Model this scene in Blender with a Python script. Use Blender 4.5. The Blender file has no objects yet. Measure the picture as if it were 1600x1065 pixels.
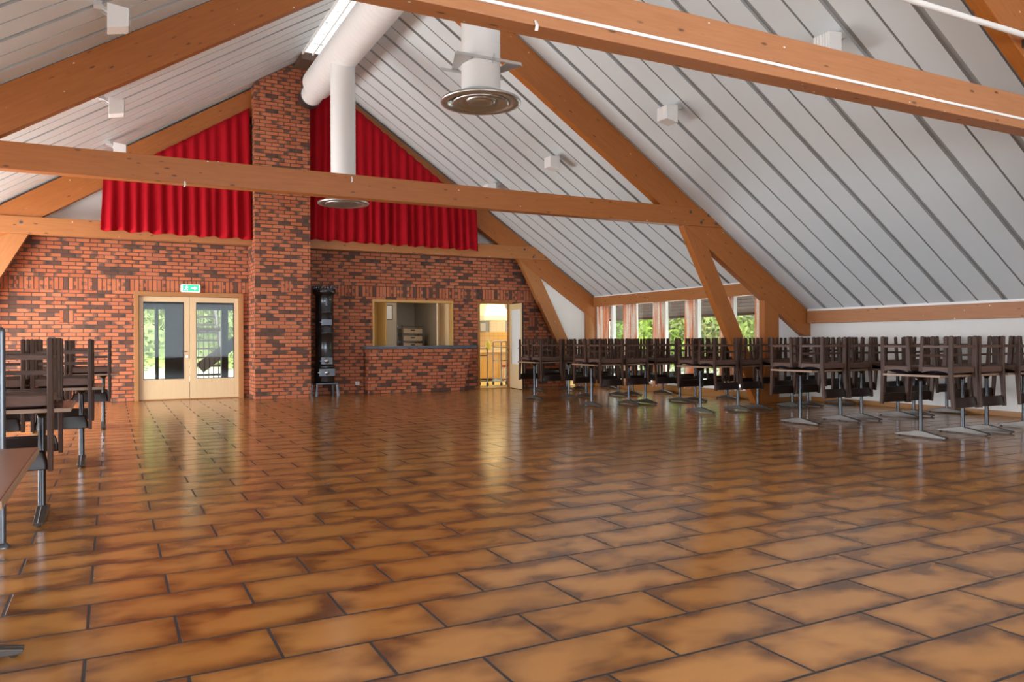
import bpy, math, random
from mathutils import Matrix, Vector
random.seed(7)
SC = bpy.context.scene
COL = SC.collection
PI = math.pi

# ------------------------------------------------------------------ mesh builder
class MB:
    def __init__(s):
        s.v = []; s.f = []; s.sm = []
    def add(s, vs, fs, smooth=False):
        o = len(s.v)
        s.v += [tuple(p) for p in vs]
        s.f += [tuple(i + o for i in f) for f in fs]
        s.sm += [smooth] * len(fs)
        return s
    def box(s, x0, x1, y0, y1, z0, z1):
        vs = [(x0,y0,z0),(x1,y0,z0),(x1,y1,z0),(x0,y1,z0),(x0,y0,z1),(x1,y0,z1),(x1,y1,z1),(x0,y1,z1)]
        fs = [(0,3,2,1),(4,5,6,7),(0,1,5,4),(1,2,6,5),(2,3,7,6),(3,0,4,7)]
        return s.add(vs, fs)
    def prism(s, poly, a0, a1, axis='y'):
        """poly: counter-clockwise list of 2-D points; extruded along axis"""
        n = len(poly)
        def P(p, a):
            if axis == 'y': return (p[0], a, p[1])
            if axis == 'x': return (a, p[0], p[1])
            return (p[0], p[1], a)
        vs = [P(p, a0) for p in poly] + [P(p, a1) for p in poly]
        fs = [tuple(range(n)), tuple(range(2*n-1, n-1, -1))]
        for i in range(n):
            j = (i+1) % n
            fs.append((j, i, i+n, j+n))
        return s.add(vs, fs)
    def bar(s, p0, p1, w, d, up=(0,0,1), ch=0.0, w1=None, d1=None):
        """rectangular bar from p0 to p1; w across (perp. to up), d along up; chamfer ch"""
        p0 = Vector(p0); p1 = Vector(p1); ax = (p1-p0).normalized()
        u = Vector(up)
        if abs(ax.dot(u)) > .98: u = Vector((0,1,0))
        side = ax.cross(u).normalized(); u = side.cross(ax).normalized()
        def ring(c, w, d):
            a, b = w/2, d/2
            if ch <= 0: q = [(-a,-b),(a,-b),(a,b),(-a,b)]
            else:
                q = [(-a+ch,-b),(a-ch,-b),(a,-b+ch),(a,b-ch),(a-ch,b),(-a+ch,b),(-a,b-ch),(-a,-b+ch)]
            return [c + side*x + u*y for x, y in q]
        r0 = ring(p0, w, d); r1 = ring(p1, w1 or w, d1 or d); n = len(r0)
        fs = [tuple(range(n-1,-1,-1)), tuple(range(n, 2*n))]
        fs += [(i, (i+1)%n, (i+1)%n+n, i+n) for i in range(n)]
        return s.add(r0+r1, fs)
    def tube(s, pts, r, n=12, cap=True):
        pts = [Vector(p) for p in pts]; rings = []
        rr = r if isinstance(r, (list, tuple)) else [r]*len(pts)
        prev = None
        for i, p in enumerate(pts):
            t = (pts[min(i+1,len(pts)-1)] - pts[max(i-1,0)]).normalized()
            u = prev if prev is not None else (Vector((0,0,1)) if abs(t.z) < .9 else Vector((1,0,0)))
            sd = t.cross(u).normalized(); u = sd.cross(t).normalized(); prev = u
            rings.append([p + (sd*math.cos(2*PI*k/n) + u*math.sin(2*PI*k/n))*rr[i] for k in range(n)])
        vs = [q for r_ in rings for q in r_]; fs = []
        for i in range(len(rings)-1):
            for k in range(n):
                fs.append((i*n+k, i*n+(k+1)%n, (i+1)*n+(k+1)%n, (i+1)*n+k))
        s.add(vs, fs, True)
        if cap:
            s.add(rings[0], [tuple(range(n-1,-1,-1))]); s.add(rings[-1], [tuple(range(n))])
        return s
    def lathe(s, prof, c=(0,0,0), n=32, smooth=True):
        """profile of (r, z) spun round vertical axis at c"""
        vs = []; fs = []
        for r, z in prof:
            for k in range(n):
                a = 2*PI*k/n
                vs.append((c[0]+r*math.cos(a), c[1]+r*math.sin(a), c[2]+z))
        for i in range(len(prof)-1):
            for k in range(n):
                fs.append((i*n+k, i*n+(k+1)%n, (i+1)*n+(k+1)%n, (i+1)*n+k))
        return s.add(vs, fs, smooth)
    def grid(s, rows, smooth=True):
        m = len(rows[0]); vs = [p for r in rows for p in r]; fs = []
        for i in range(len(rows)-1):
            for k in range(m-1):
                fs.append((i*m+k, i*m+k+1, (i+1)*m+k+1, (i+1)*m+k))
        return s.add(vs, fs, smooth)
    def sphere(s, c, rx, ry, rz, n=16, m=10):
        rows = []
        for i in range(m+1):
            t = PI*i/m
            rows.append([(c[0]+rx*math.sin(t)*math.cos(2*PI*k/n), c[1]+ry*math.sin(t)*math.sin(2*PI*k/n), c[2]-rz*math.cos(t)) for k in range(n+1)])
        return s.grid(rows)
    def build(s, name, mat, parent=None, bevel=0, mesh_only=False):
        me = bpy.data.meshes.new(name)
        me.from_pydata(s.v, [], s.f)
        me.polygons.foreach_set('use_smooth', s.sm)
        me.update()
        if mat: me.materials.append(mat)
        o = bpy.data.objects.new(name, me); COL.objects.link(o)
        if parent: o.parent = parent
        if bevel:
            b = o.modifiers.new('bevel', 'BEVEL'); b.width = bevel; b.segments = 2; b.limit_method = 'ANGLE'; b.angle_limit = .6
        return o

def tag(o, label, cat, group=None, kind=None):
    o['label'] = label; o['category'] = cat
    if group: o['group'] = group
    if kind: o['kind'] = kind
    return o
def thing(name, label, cat, loc=(0,0,0), rz=0, group=None):
    o = bpy.data.objects.new(name, None); COL.objects.link(o)
    o.location = loc; o.rotation_euler = (0,0,rz); o.empty_display_size = .1
    return tag(o, label, cat, group)
def struct(o):
    o['kind'] = 'structure'; return o
def copy_tree(o, parent=None):
    c = o.copy(); COL.objects.link(c)
    if parent: c.parent = parent
    for ch in list(KIDS.get(o.name, [])):
        k = copy_tree(ch, c); KIDS.setdefault(c.name, []).append(k)
    return c
KIDS = {}
def part(mb, name, mat, parent, bevel=0):
    o = mb.build(name, mat, parent, bevel); KIDS.setdefault(parent.name, []).append(o); return o

# ------------------------------------------------------------------ node helper
class NT:
    def __init__(s, name):
        s.m = bpy.data.materials.new(name); s.m.use_nodes = True
        s.t = s.m.node_tree; s.n = s.t.nodes; s.l = s.t.links
        s.b = s.n.get('Principled BSDF'); s.out = s.n.get('Material Output')
    def node(s, t, **k):
        x = s.n.new(t)
        for a, b in k.items(): setattr(x, a, b)
        return x
    def put(s, sock, v):
        if hasattr(v, 'is_linked') or hasattr(v, 'links'): s.l.new(v, sock)
        elif isinstance(v, (tuple, list)) and len(v) == 3 and sock.type == 'RGBA': sock.default_value = (*v, 1)
        else: sock.default_value = v
    def math(s, op, a, b=0.0, c=None):
        x = s.node('ShaderNodeMath', operation=op); s.put(x.inputs[0], a); s.put(x.inputs[1], b)
        if c is not None: s.put(x.inputs[2], c)
        return x.outputs[0]
    def mix(s, f, a, b, mode='MIX'):
        x = s.node('ShaderNodeMix', data_type='RGBA', blend_type=mode)
        s.put(x.inputs[0], f); s.put(x.inputs[6], a); s.put(x.inputs[7], b); return x.outputs[2]
    def fmix(s, f, a, b):
        x = s.node('ShaderNodeMix', data_type='FLOAT'); s.put(x.inputs[0], f); s.put(x.inputs[2], a); s.put(x.inputs[3], b); return x.outputs[0]
    def noise(s, vec, scale, detail=3, rough=.5, dist=0):
        x = s.node('ShaderNodeTexNoise'); s.put(x.inputs['Vector'], vec) if vec is not None else None
        x.inputs['Scale'].default_value = scale; x.inputs['Detail'].default_value = detail
        x.inputs['Roughness'].default_value = rough; x.inputs['Distortion'].default_value = dist
        return x.outputs['Fac']
    def step(s, v, a, b):
        x = s.node('ShaderNodeMapRange', interpolation_type='SMOOTHSTEP'); s.put(x.inputs[0], v)
        x.inputs[1].default_value = a; x.inputs[2].default_value = b; return x.outputs[0]
    def coord(s, kind='Object'): return s.node('ShaderNodeTexCoord').outputs[kind]
    def sep(s, v):
        x = s.node('ShaderNodeSeparateXYZ'); s.l.new(v, x.inputs[0]); return x.outputs
    def comb(s, a, b, c=0.0):
        x = s.node('ShaderNodeCombineXYZ')
        for i, q in enumerate((a, b, c)): s.put(x.inputs[i], q)
        return x.outputs[0]
    def scale(s, v, k):
        x = s.node('ShaderNodeVectorMath', operation='MULTIPLY'); s.l.new(v, x.inputs[0]); x.inputs[1].default_value = k; return x.outputs[0]
    def white(s, v):
        x = s.node('ShaderNodeTexWhiteNoise', noise_dimensions='3D'); s.l.new(v, x.inputs[0]); return x.outputs
    def bump(s, h, strength=.3, dist=.01):
        x = s.node('ShaderNodeBump'); x.inputs['Strength'].default_value = strength; x.inputs['Distance'].default_value = dist
        s.put(x.inputs['Height'], h); s.l.new(x.outputs[0], s.b.inputs['Normal'])
    def set(s, **k):
        for a, v in k.items(): s.put(s.b.inputs[a.replace('_', ' ')], v)
        return s.m

def plain(name, col, rough=.5, metal=0, var=.06, scale=6, spec=.5):
    n = NT(name); f = n.noise(n.coord(), scale, 4)
    lo = tuple(c*(1-var) for c in col); hi = tuple(min(1, c*(1+var)) for c in col)
    n.set(Base_Color=n.mix(f, lo, hi), Roughness=rough, Metallic=metal)
    n.b.inputs['Specular IOR Level'].default_value = spec
    return n.m

def wood(name, c_lo, c_hi, knot=(.05,.018,.008), knots=.8, rough=.5, stretch=(1.0, 14, 14), flecks=0.0, spec=.5):
    n = NT(name); co = n.coord()
    g = n.noise(n.scale(co, stretch), 2.2, 5, .6, .5)
    g2 = n.noise(n.scale(co, (stretch[0]*2, stretch[1]*5, stretch[2]*5)), 3, 2, .5)
    col = n.mix(n.math('MULTIPLY_ADD', g2, .35, n.math('MULTIPLY', g, .75)), c_lo, c_hi)
    if knots:
        v = n.node('ShaderNodeTexVoronoi'); n.l.new(n.scale(co, (4.2, 12, 12)), v.inputs['Vector']); v.inputs['Scale'].default_value = 1.0
        k = n.step(v.outputs['Distance'], .20, .06)
        w = n.white(n.scale(v.outputs['Position'], (7.1, 3.3, 5.7)))[0]
        k = n.math('MULTIPLY', k, n.step(w, .38, .5))
        col = n.mix(n.math('MULTIPLY', k, knots), col, knot)
    if flecks:
        v2 = n.node('ShaderNodeTexVoronoi'); n.l.new(n.scale(co, (9, 14, 14)), v2.inputs['Vector']); v2.inputs['Scale'].default_value = 1.0
        fl = n.step(v2.outputs['Distance'], .13, .08)
        w2 = n.white(n.scale(v2.outputs['Position'], (3.1, 4.3, 6.7)))[0]
        fl = n.math('MULTIPLY', fl, n.step(w2, 1-flecks, 1-flecks+.02))
        col = n.mix(fl, col, (.75,.70,.62))
    n.set(Base_Color=col, Roughness=rough)
    n.b.inputs['Specular IOR Level'].default_value = spec
    n.bump(g2, .12, .004)
    return n.m

def brick(name, boxes=(), L=.25, H=.078, wet=0):
    """running-bond brick; boxes = (x0,x1,z0,z1) patches laid on end"""
    n = NT(name); co = n.coord(); x, y, z = n.sep(co)
    g = n.node('ShaderNodeNewGeometry'); nx = n.math('ABSOLUTE', n.sep(g.outputs['True Normal'])[0])
    side = n.math('GREATER_THAN', nx, .6)
    u = n.fmix(side, x, y)
    row = n.math('FLOOR', n.math('DIVIDE', z, H))
    fu = n.math('ADD', n.math('DIVIDE', u, L), n.math('MULTIPLY', n.math('MODULO', n.math('ADD', row, 100.0), 2.0), .5))
    col = n.math('FLOOR', fu)
    lu = n.math('MULTIPLY', n.math('FRACT', fu), L); lv = n.math('MULTIPLY', n.math('FRACT', n.math('DIVIDE', z, H)), H)
    eu = n.math('MINIMUM', lu, n.math('SUBTRACT', L, lu)); ev = n.math('MINIMUM', lv, n.math('SUBTRACT', H, lv))
    e = n.math('MINIMUM', eu, ev); idu = col; idv = row
    S = .0835
    fs = n.math('DIVIDE', u, S); ls = n.math('MULTIPLY', n.math('FRACT', fs), S); es0 = n.math('MINIMUM', ls, n.math('SUBTRACT', S, ls))
    for bx in boxes:
        x0, x1, z0, z1 = bx
        m = n.math('MULTIPLY', n.math('MULTIPLY', n.math('GREATER_THAN', x, x0), n.math('LESS_THAN', x, x1)),
                   n.math('MULTIPLY', n.math('GREATER_THAN', z, z0), n.math('LESS_THAN', z, z1)))
        ez = n.math('MINIMUM', n.math('SUBTRACT', z, z0), n.math('SUBTRACT', z1, z))
        e = n.fmix(m, e, n.math('MINIMUM', es0, ez))
        idu = n.fmix(m, idu, n.math('FLOOR', fs)); idv = n.fmix(m, idv, 500.0)
    rnd = n.white(n.comb(idu, idv, side)); r = rnd[0]; rc = n.sep(rnd[1])
    wob = n.noise(n.scale(co, (40, 40, 40)), 1, 2)
    mort = n.step(n.math('ADD', e, n.math('MULTIPLY', wob, .005)), .0125, .0080)
    base = n.mix(rc[0], (.41,.112,.044), (.59,.192,.084))
    base = n.mix(n.math('MULTIPLY', n.noise(n.scale(co, (28, 28, 60)), 1, 4, .7), .40), base, (.27,.065,.028))
    off = n.node('ShaderNodeVectorMath', operation='MULTIPLY_ADD'); n.l.new(n.comb(u, z, 0.0), off.inputs[0]); off.inputs[1].default_value = (16, 22, 0)
    n.l.new(n.comb(n.math('MULTIPLY', r, 80.0), n.math('MULTIPLY', rc[1], 70.0), 0.0), off.inputs[2])
    nz = n.noise(off.outputs[0], 1.0, 3, .6)
    tt = n.math('DIVIDE', lu, L)
    tt = n.fmix(n.math('GREATER_THAN', rc[1], .5), tt, n.math('SUBTRACT', 1.0, tt))       # which end is kiln-burnt
    ends = n.math('ADD', n.math('MULTIPLY', tt, -1.7), n.math('MULTIPLY', rc[2], 1.15))
    smudge = n.step(n.math('ADD', ends, n.math('MULTIPLY', n.math('SUBTRACT', nz, .5), 1.5)), 0.16, .62)
    dark = n.mix(rc[0], (.055,.038,.030), (.12,.075,.052))
    base = n.mix(n.math('MULTIPLY', smudge, .85), base, dark)
    base = n.mix(n.math('MULTIPLY', n.math('LESS_THAN', r, .12), .82), base, dark)
    c = n.mix(mort, base, (.065,.050,.044))
    n.set(Base_Color=c, Roughness=.72)
    n.b.inputs['Specular IOR Level'].default_value = .35
    n.bump(n.math('SUBTRACT', n.math('MULTIPLY', wob, .25), mort), .55, .012)
    return n.m

def floor_tiles(name):
    n = NT(name); co = n.coord(); x, y, z = n.sep(co)
    P, L, G = .345, .67, .013
    fy = n.math('DIVIDE', n.math('SUBTRACT', y, 3.69), P); row = n.math('FLOOR', fy)
    odd = n.math('MODULO', n.math('ADD', row, 100.0), 2.0)
    fx = n.math('ADD', n.math('DIVIDE', n.math('SUBTRACT', x, .575), L), n.math('MULTIPLY', odd, .5)); col = n.math('FLOOR', fx)
    lx = n.math('MULTIPLY', n.math('FRACT', fx), L); ly = n.math('MULTIPLY', n.math('FRACT', fy), P)
    ex = n.math('MINIMUM', lx, n.math('SUBTRACT', L, lx)); ey = n.math('MINIMUM', ly, n.math('SUBTRACT', P, ly))
    e = n.math('MINIMUM', ex, ey)
    grout = n.step(e, G/2+.002, G/2-.002)
    rnd = n.white(n.comb(col, row, 3.0)); rc = n.sep(rnd[1])
    off = n.node('ShaderNodeVectorMath', operation='ADD'); n.l.new(n.scale(co, (1, 1, 1)), off.inputs[0])
    n.l.new(n.comb(n.math('MULTIPLY', rc[0], 37.0), n.math('MULTIPLY', rc[1], 29.0), n.math('MULTIPLY', rc[2], 31.0)), off.inputs[1])
    n1 = n.noise(n.scale(off.outputs[0], (1, 1.5, 1)), 3.6, 2, .5, .25)      # flamed clouds
    n2 = n.noise(off.outputs[0], 9, 3, .6)
    grain = n.noise(co, 420, 2, .6)
    edge = n.math('SUBTRACT', 1.0, n.step(e, -.02, .15))
    burn = n.math('ADD', n.math('MULTIPLY', n1, 1.0), n.math('MULTIPLY', edge, .34))
    burn = n.math('ADD', burn, n.math('MULTIPLY', n.math('SUBTRACT', n2, .5), .22))
    burn = n.step(burn, .40, 1.02)
    lite = n.mix(n.math('MULTIPLY', rc[1], .8), (.385,.158,.033), (.50,.222,.062))
    c = n.mix(burn, lite, (.120,.038,.009))
    c = n.mix(n.math('MULTIPLY', n.step(n.math('ADD', n1, n.math('MULTIPLY', edge, .10)), .60, .86), .6), c, (.050,.017,.006))
    c = n.mix(n.math('MULTIPLY', n.step(grain, .48, .72), .40), c, n.mix(.5, c, (.75,.42,.16)))
    c = n.mix(grout, c, (.030,.026,.026))
    wav = n.noise(co, 5, 2)
    n.set(Base_Color=c, Roughness=n.fmix(grout, n.math('MULTIPLY_ADD', n2, .10, .135), .55))
    n.b.inputs['Specular IOR Level'].default_value = .34
    n.b.inputs['Coat Weight'].default_value = .12; n.b.inputs['Coat Roughness'].default_value = .14
    h = n.math('ADD', n.math('MULTIPLY', grout, -1.0), n.math('MULTIPLY', wav, .25))
    tilt = n.math('ADD', n.math('MULTIPLY', n.math('SUBTRACT', rc[0], .5), lx), n.math('MULTIPLY', n.math('SUBTRACT', rc[2], .5), ly))
    h = n.math('ADD', h, n.math('MULTIPLY', tilt, .9))
    n.bump(h, .25, .008)
    return n.m

def glass(name, tint=(.95,.97,.96), refl=.10):
    n = NT(name); n.n.remove(n.b)
    t = n.node('ShaderNodeBsdfTransparent'); t.inputs[0].default_value = (*tint, 1)
    g = n.node('ShaderNodeBsdfGlossy'); g.inputs['Roughness'].default_value = .02
    fr = n.node('ShaderNodeFresnel'); fr.inputs[0].default_value = 1.3
    mx = n.node('ShaderNodeMixShader'); n.l.new(n.math('MINIMUM', n.math('MULTIPLY', fr.outputs[0], .6), .2), mx.inputs[0])
    n.l.new(t.outputs[0], mx.inputs[1]); n.l.new(g.outputs[0], mx.inputs[2]); n.l.new(mx.outputs[0], n.out.inputs[0])
    return n.m

def emit(name, col, s):
    n = NT(name); n.set(Base_Color=col, Emission_Color=col); n.b.inputs['Emission Strength'].default_value = s
    return n.m

def cloth(name, colf, trans=.35, rough=.85, sheen=0):
    n = NT(name); c = colf(n)
    n.set(Base_Color=c, Roughness=rough)
    n.b.inputs['Specular IOR Level'].default_value = .2
    if trans:
        tr = n.node('ShaderNodeBsdfTranslucent'); n.put(tr.inputs[0], c)
        mx = n.node('ShaderNodeMixShader'); mx.inputs[0].default_value = trans
        n.l.new(n.b.outputs[0], mx.inputs[1]); n.l.new(tr.outputs[0], mx.inputs[2]); n.l.new(mx.outputs[0], n.out.inputs[0])
    return n.m

M = {}
M['floor'] = floor_tiles('floor_tile')
M['brick_wall'] = brick('brick_wall', [(-9, 20, 2.244, 2.498), (-.91, -.655, 1.60, 1.85), (9.592, 9.84, 1.57, 1.82)])
M['brick_pillar'] = brick('brick_pillar', [(3.175, 3.42, 2.244, 2.498)])
M['brick'] = brick('brick_counter')
M['timber'] = wood('glulam', (.235,.064,.0095), (.45,.148,.026), flecks=.10)
M['timber_pale'] = wood('glulam_pale', (.27,.090,.020), (.46,.180,.05), flecks=.22)
M['timber_grey'] = wood('glulam_weathered', (.29,.105,.034), (.49,.215,.090), flecks=.25)
M['white_ceiling'] = plain('white_ceiling_sheet', (.69,.745,.77), .42, 0, .02, 2)
M['grey_groove'] = plain('grey_groove_face', (.37,.385,.39), .5, 0, .04, 4)
M['white_wall'] = plain('white_wall_paint', (.78,.765,.735), .75, 0, .05, 2.5)
M['duct'] = plain('white_painted_duct', (.78,.785,.78), .35, 0, .02, 3)
M['alu'] = plain('spun_aluminium', (.58,.60,.60), .38, 1, .08, 5)
M['steel'] = plain('brushed_steel', (.36,.38,.40), .24, 1, .1, 20)
M['post_steel'] = plain('dark_chrome', (.075,.08,.088), .2, 1, .1, 20)
M['foot_steel'] = plain('foot_bar_paint', (.10,.09,.082), .38, .6, .15, 12)
M['dark_steel'] = plain('dark_metal', (.13,.14,.155), .35, .9, .15, 12)
M['iron'] = plain('cast_iron', (.085,.09,.10), .25, .85, .2, 9)
M['black'] = plain('black_plastic', (.015,.015,.016), .4)
M['white_plastic'] = plain('white_plastic', (.80,.80,.79), .4, 0, .02)
M['grey_plastic'] = plain('grey_grille', (.48,.48,.475), .5, 0, .05)
M['chair_wood'] = wood('dark_oak_chair', (.010,.005,.0035), (.088,.043,.028), knots=0, rough=.42, stretch=(12, 12, 1.2), spec=.18)
M['chair_rail'] = wood('dark_oak_rail', (.022,.011,.008), (.150,.082,.060), knots=0, rough=.42, stretch=(2, 2, 14), spec=.22)
M['chair_back'] = plain('bent_plywood', (.014,.007,.005), .34, 0, .25, 8, .25)
M['cushion'] = plain('dark_leatherette', (.022,.020,.030), .38, 0, .15, 20)
M['table_top'] = wood('table_laminate', (.085,.030,.018), (.15,.055,.032), knots=0, rough=.25, stretch=(1.5, 14, 14))
M['table_edge'] = wood('table_edge', (.15,.085,.05), (.34,.21,.13), knots=0, rough=.4, stretch=(4, 6, 14))
M['birch'] = wood('birch_veneer', (.60,.41,.21), (.70,.51,.29), knots=0, rough=.4, stretch=(14, 14, 1))
M['frame_wood'] = wood('stained_frame', (.27,.105,.022), (.42,.18,.045), knots=0, rough=.45, stretch=(9, 9, 1.5))
M['hatch_wood'] = wood('hatch_pine', (.50,.28,.07), (.66,.40,.13), knots=0, rough=.4, stretch=(14, 14, 1))
M['skirting'] = wood('skirting_pine', (.27,.115,.03), (.42,.20,.06), knots=.2, rough=.4, stretch=(12, 1, 12))
M['slate'] = plain('slate_slab', (.085,.105,.135), .35, 0, .3, 12)
M['glass'] = glass('window_glass')
def frost_c(n):
    x, y, z = n.sep(n.coord()); return n.mix(n.noise(n.comb(n.math('MULTIPLY', x, 30.), n.math('MULTIPLY', y, 30.), n.math('MULTIPLY', z, .8)), 1, 3), (.62,.68,.76), (.86,.88,.90))
M['frosted'] = cloth('frosted_glass', frost_c, 0, .15)
def red_c(n):
    x, y, z = n.sep(n.coord()); return n.mix(n.noise(n.comb(n.math('MULTIPLY', x, 6.), 0.0, n.math('MULTIPLY', z, .6)), 1, 3), (.33,.002,.008), (.45,.004,.014))
M['red'] = cloth('red_velour', red_c, .08)
def flower_c(n):
    co = n.coord(); x, y, z = n.sep(co)
    base = n.mix(n.step(n.noise(n.comb(0.0, n.math('MULTIPLY', y, 14.), n.math('MULTIPLY', z, .8)), 1, 3), .42, .6), (.88,.82,.74), (.80,.36,.17))
    v = n.node('ShaderNodeTexVoronoi'); n.l.new(n.scale(co, (10, 22, 11)), v.inputs['Vector'])
    base = n.mix(n.math('MULTIPLY', n.step(v.outputs['Distance'], .42, .2), .8), base, n.mix(n.sep(v.outputs['Color'])[0], (.50,.10,.05), (.28,.25,.27)))
    return base
M['flower'] = cloth('floral_curtain', flower_c, .45)
M['brown_paint'] = wood('brown_exterior_boards', (.055,.028,.016), (.11,.058,.034), knots=0, rough=.6, stretch=(10, 1, 10))
M['stair_wood'] = plain('dark_stair_timber', (.020,.012,.008), .6, 0, .2, 6)
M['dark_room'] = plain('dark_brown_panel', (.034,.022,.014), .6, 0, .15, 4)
M['beige_wall'] = plain('beige_wall', (.42,.345,.26), .8, 0, .05, 3)
M['blue_wall'] = plain('blue_grey_wall', (.32,.35,.38), .8, 0, .04, 3)
M['cream'] = plain('cream_enamel', (.82,.74,.52), .4, 0, .04, 3)
M['worktop'] = plain('kitchen_worktop', (.80,.60,.30), .3, 0, .05, 3)
M['ochre'] = wood('ochre_cupboard', (.48,.26,.05), (.62,.36,.09), knots=0, rough=.35, stretch=(12, 12, 1))
def tile_mat(name, col, grout, sx, sz):
    n = NT(name); x, y, z = n.sep(n.coord())
    fx = n.math('FRACT', n.math('DIVIDE', x, sx)); fz = n.math('FRACT', n.math('DIVIDE', z, sz))
    g = n.math('MAXIMUM', n.math('LESS_THAN', fx, .06), n.math('LESS_THAN', fz, .08))
    n.set(Base_Color=n.mix(g, col, grout), Roughness=.3); return n.m
M['kitchen_tile'] = tile_mat('kitchen_wall_tile', (.72,.43,.10), (.45,.27,.10), .15, .15)
M['pale_tile'] = tile_mat('pale_brick_tile', (.80,.68,.48), (.66,.52,.34), .2, .075)
M['yellow_floor'] = plain('kitchen_vinyl', (.66,.50,.20), .3, 0, .05, 3)
M['gravel'] = plain('gravel_ground', (.17,.165,.135), .9, 0, .25, 6)
M['terrace'] = plain('pale_gravel_terrace', (.76,.74,.69), .9, 0, .12, 5)
def bank_mat():
    n = NT('gravel_to_grass_bank'); co = n.coord(); x, y, z = n.sep(co)
    nz = n.noise(co, 1.6, 5, .7); k = n.step(n.math('ADD', z, n.math('MULTIPLY', nz, .8)), .35, .75)
    gr = n.mix(n.noise(co, 5, 5, .75), (.035,.065,.010), (.16,.19,.04))
    n.set(Base_Color=n.mix(k, n.mix(nz, (.13,.125,.10), (.22,.21,.18)), gr), Roughness=.9); return n.m
M['bank'] = bank_mat()
M['grass'] = plain('rough_grass', (.20,.27,.07), .9, 0, .5, 3)
M['bark'] = plain('tree_bark', (.17,.15,.13), .9, 0, .3, 20)
def leaf(name, a, b):
    def f(n): return n.mix(n.noise(n.coord(), 2.4, 4, .7), a, b)
    return cloth(name, f, .4, .6)
M['leaf_bright'] = leaf('bright_leaves', (.055,.11,.012), (.19,.25,.04))
M['leaf_mid'] = leaf('mixed_leaves', (.05,.085,.015), (.17,.185,.055))
M['leaf_pale'] = leaf('pale_leaves', (.085,.10,.028), (.22,.21,.095))
M['paper'] = plain('white_paper', (.75,.72,.68), .6)
M['box_tan'] = plain('tan_crate', (.50,.37,.24), .6)
M['red_seat'] = plain('red_vinyl', (.30,.02,.02), .4)
M['bottle'] = plain('yellow_bottle', (.70,.62,.10), .3)

# ------------------------------------------------------------------ key dimensions
CX, ZR, SR, SL = 3.78, 7.33, .66, .627      # roof ridge and slopes
XR, XW, XL = 12.25, 11.39, -4.81
XV = -3.86            # side walls (near part, window part, other side)
YW, YG, YM, YN, YB = 17.53, 17.04, 10.79, 4.40, -3.6
def zc(x): return ZR - (SR*(x-CX) if x > CX else SL*(CX-x))

# ------------------------------------------------------------------ SETTING
struct(MB().box(XL-.2, XR+.2, YB-.2, YW+.02, -.12, 0).build('floor', M['floor']))

# --- brick end wall with its openings
w = MB()
xs0, xs1 = XL, 10.75; t0, t1 = YW, YW+.25; top = 3.45
def wallbox(mb, x0, x1, z0, z1): mb.box(x0, x1, t0, t1, z0, z1)
ops = [(.42, 2.51, 0, 2.235), (5.42, 7.46, 1.034, 2.19), (8.15, 9.09, 0, 2.19)]
xa_, xb_ = CX-(ZR-top)/SL, CX+(ZR-top)/SR       # where the brick top meets the ceiling
def end_piece(poly): w.prism(poly, t0, t1)
end_piece([(XV-.15, 0), (.42, 0), (.42, top), (xa_, top), (XV-.15, zc(XV-.15))])
px = .42
for (a, b, c, d) in ops:
    if a > px: wallbox(w, px, a, 0, top)
    if c > 0: wallbox(w, a, b, 0, c)
    wallbox(w, a, b, d, top); px = b
end_piece([(px, 0), (xs1, 0), (xs1, zc(xs1)), (xb_, top), (px, top)])
struct(w.build('wall_back', M['brick_wall']))
# white gable above the brick
g = MB(); g.prism([(xa_, 3.45), (xb_, 3.45), (CX, ZR)], YW+.02, YW+.2)
struct(g.build('wall_gable', M['white_wall']))
# white infill beside the end truss
g = MB()
g.prism([(9.50, 3.26), (10.86, 0), (11.42, 0), (11.42, 2.20), (9.95, 3.2)], YG+.05, YG+.11)
struct(g.build('wall_infill', M['white_wall']))
g = MB()
g.prism([(-1.80, 3.26), (-2.3, 3.26), (-3.9, 2.3), (-3.9, 0), (-3.3, 0)], YG+.05, YG+.11)
struct(g.build('wall_infill', M['white_wall']))
# near window-side wall (knee wall) and its return
struct(MB().box(XR, XR+.2, YB, YM+.10, 0, 1.9).build('wall_right', M['white_wall']))
g = MB(); g.box(XW, XR+.2, YM+.11, YM+.17, 0, 1.9)
struct(g.build('wall_return', M['white_wall']))
# wall under / over windows
g = MB(); g.box(XW-.09, XW+.10, YM+.17, YW, 0, .17)
struct(g.build('wall_sill', M['skirting']))
# opposite side wall: low windows in the near part, a glazed recess in the far part
g = MB()
lw = [(-2.6, 1.2), (1.8, 5.6), (6.2, 10.2)]
YE = YM+.17
g.box(XL-.2, XL, YB, YE, 0, .45); g.box(XL-.2, XL, YB, YE, 1.72, 2.1)
pv = YB
for a, b in lw: g.box(XL-.2, XL, pv, a, .45, 1.72); pv = b
g.box(XL-.2, XL, pv, YE, .45, 1.72)
struct(g.build('wall_left', M['white_wall']))
struct(MB().box(XL, XV, YM+.155, YE, 0, 2.1).build('wall_left_return', M['white_wall']))
bays = [(11.2, 12.6), (12.7, 14.1), (14.2, 15.6), (15.7, 17.0)]
g = MB(); g.box(XV-.15, XV, YE, YW, 0, .17); g.box(XV-.15, XV, YE, YW, 2.12, 2.6); pv = YE
for a, b in bays: g.box(XV-.15, XV, pv, a, .17, 2.12); pv = b
g.box(XV-.15, XV, pv, YW, .17, 2.12)
struct(g.build('wall_left_bay', M['white_wall']))
# wall behind the camera; its middle opening is added for the rear fill
g = MB()
g.box(XL, -.6, YB-.2, YB, 0, 7.4); g.box(8.2, XR+.2, YB-.2, YB, 0, 7.4); g.box(-.6, 8.2, YB-.2, YB, 0, .5); g.box(-.6, 8.2, YB-.2, YB, 3.0, 7.4)
struct(g.build('wall_front', M['white_wall']))

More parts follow.
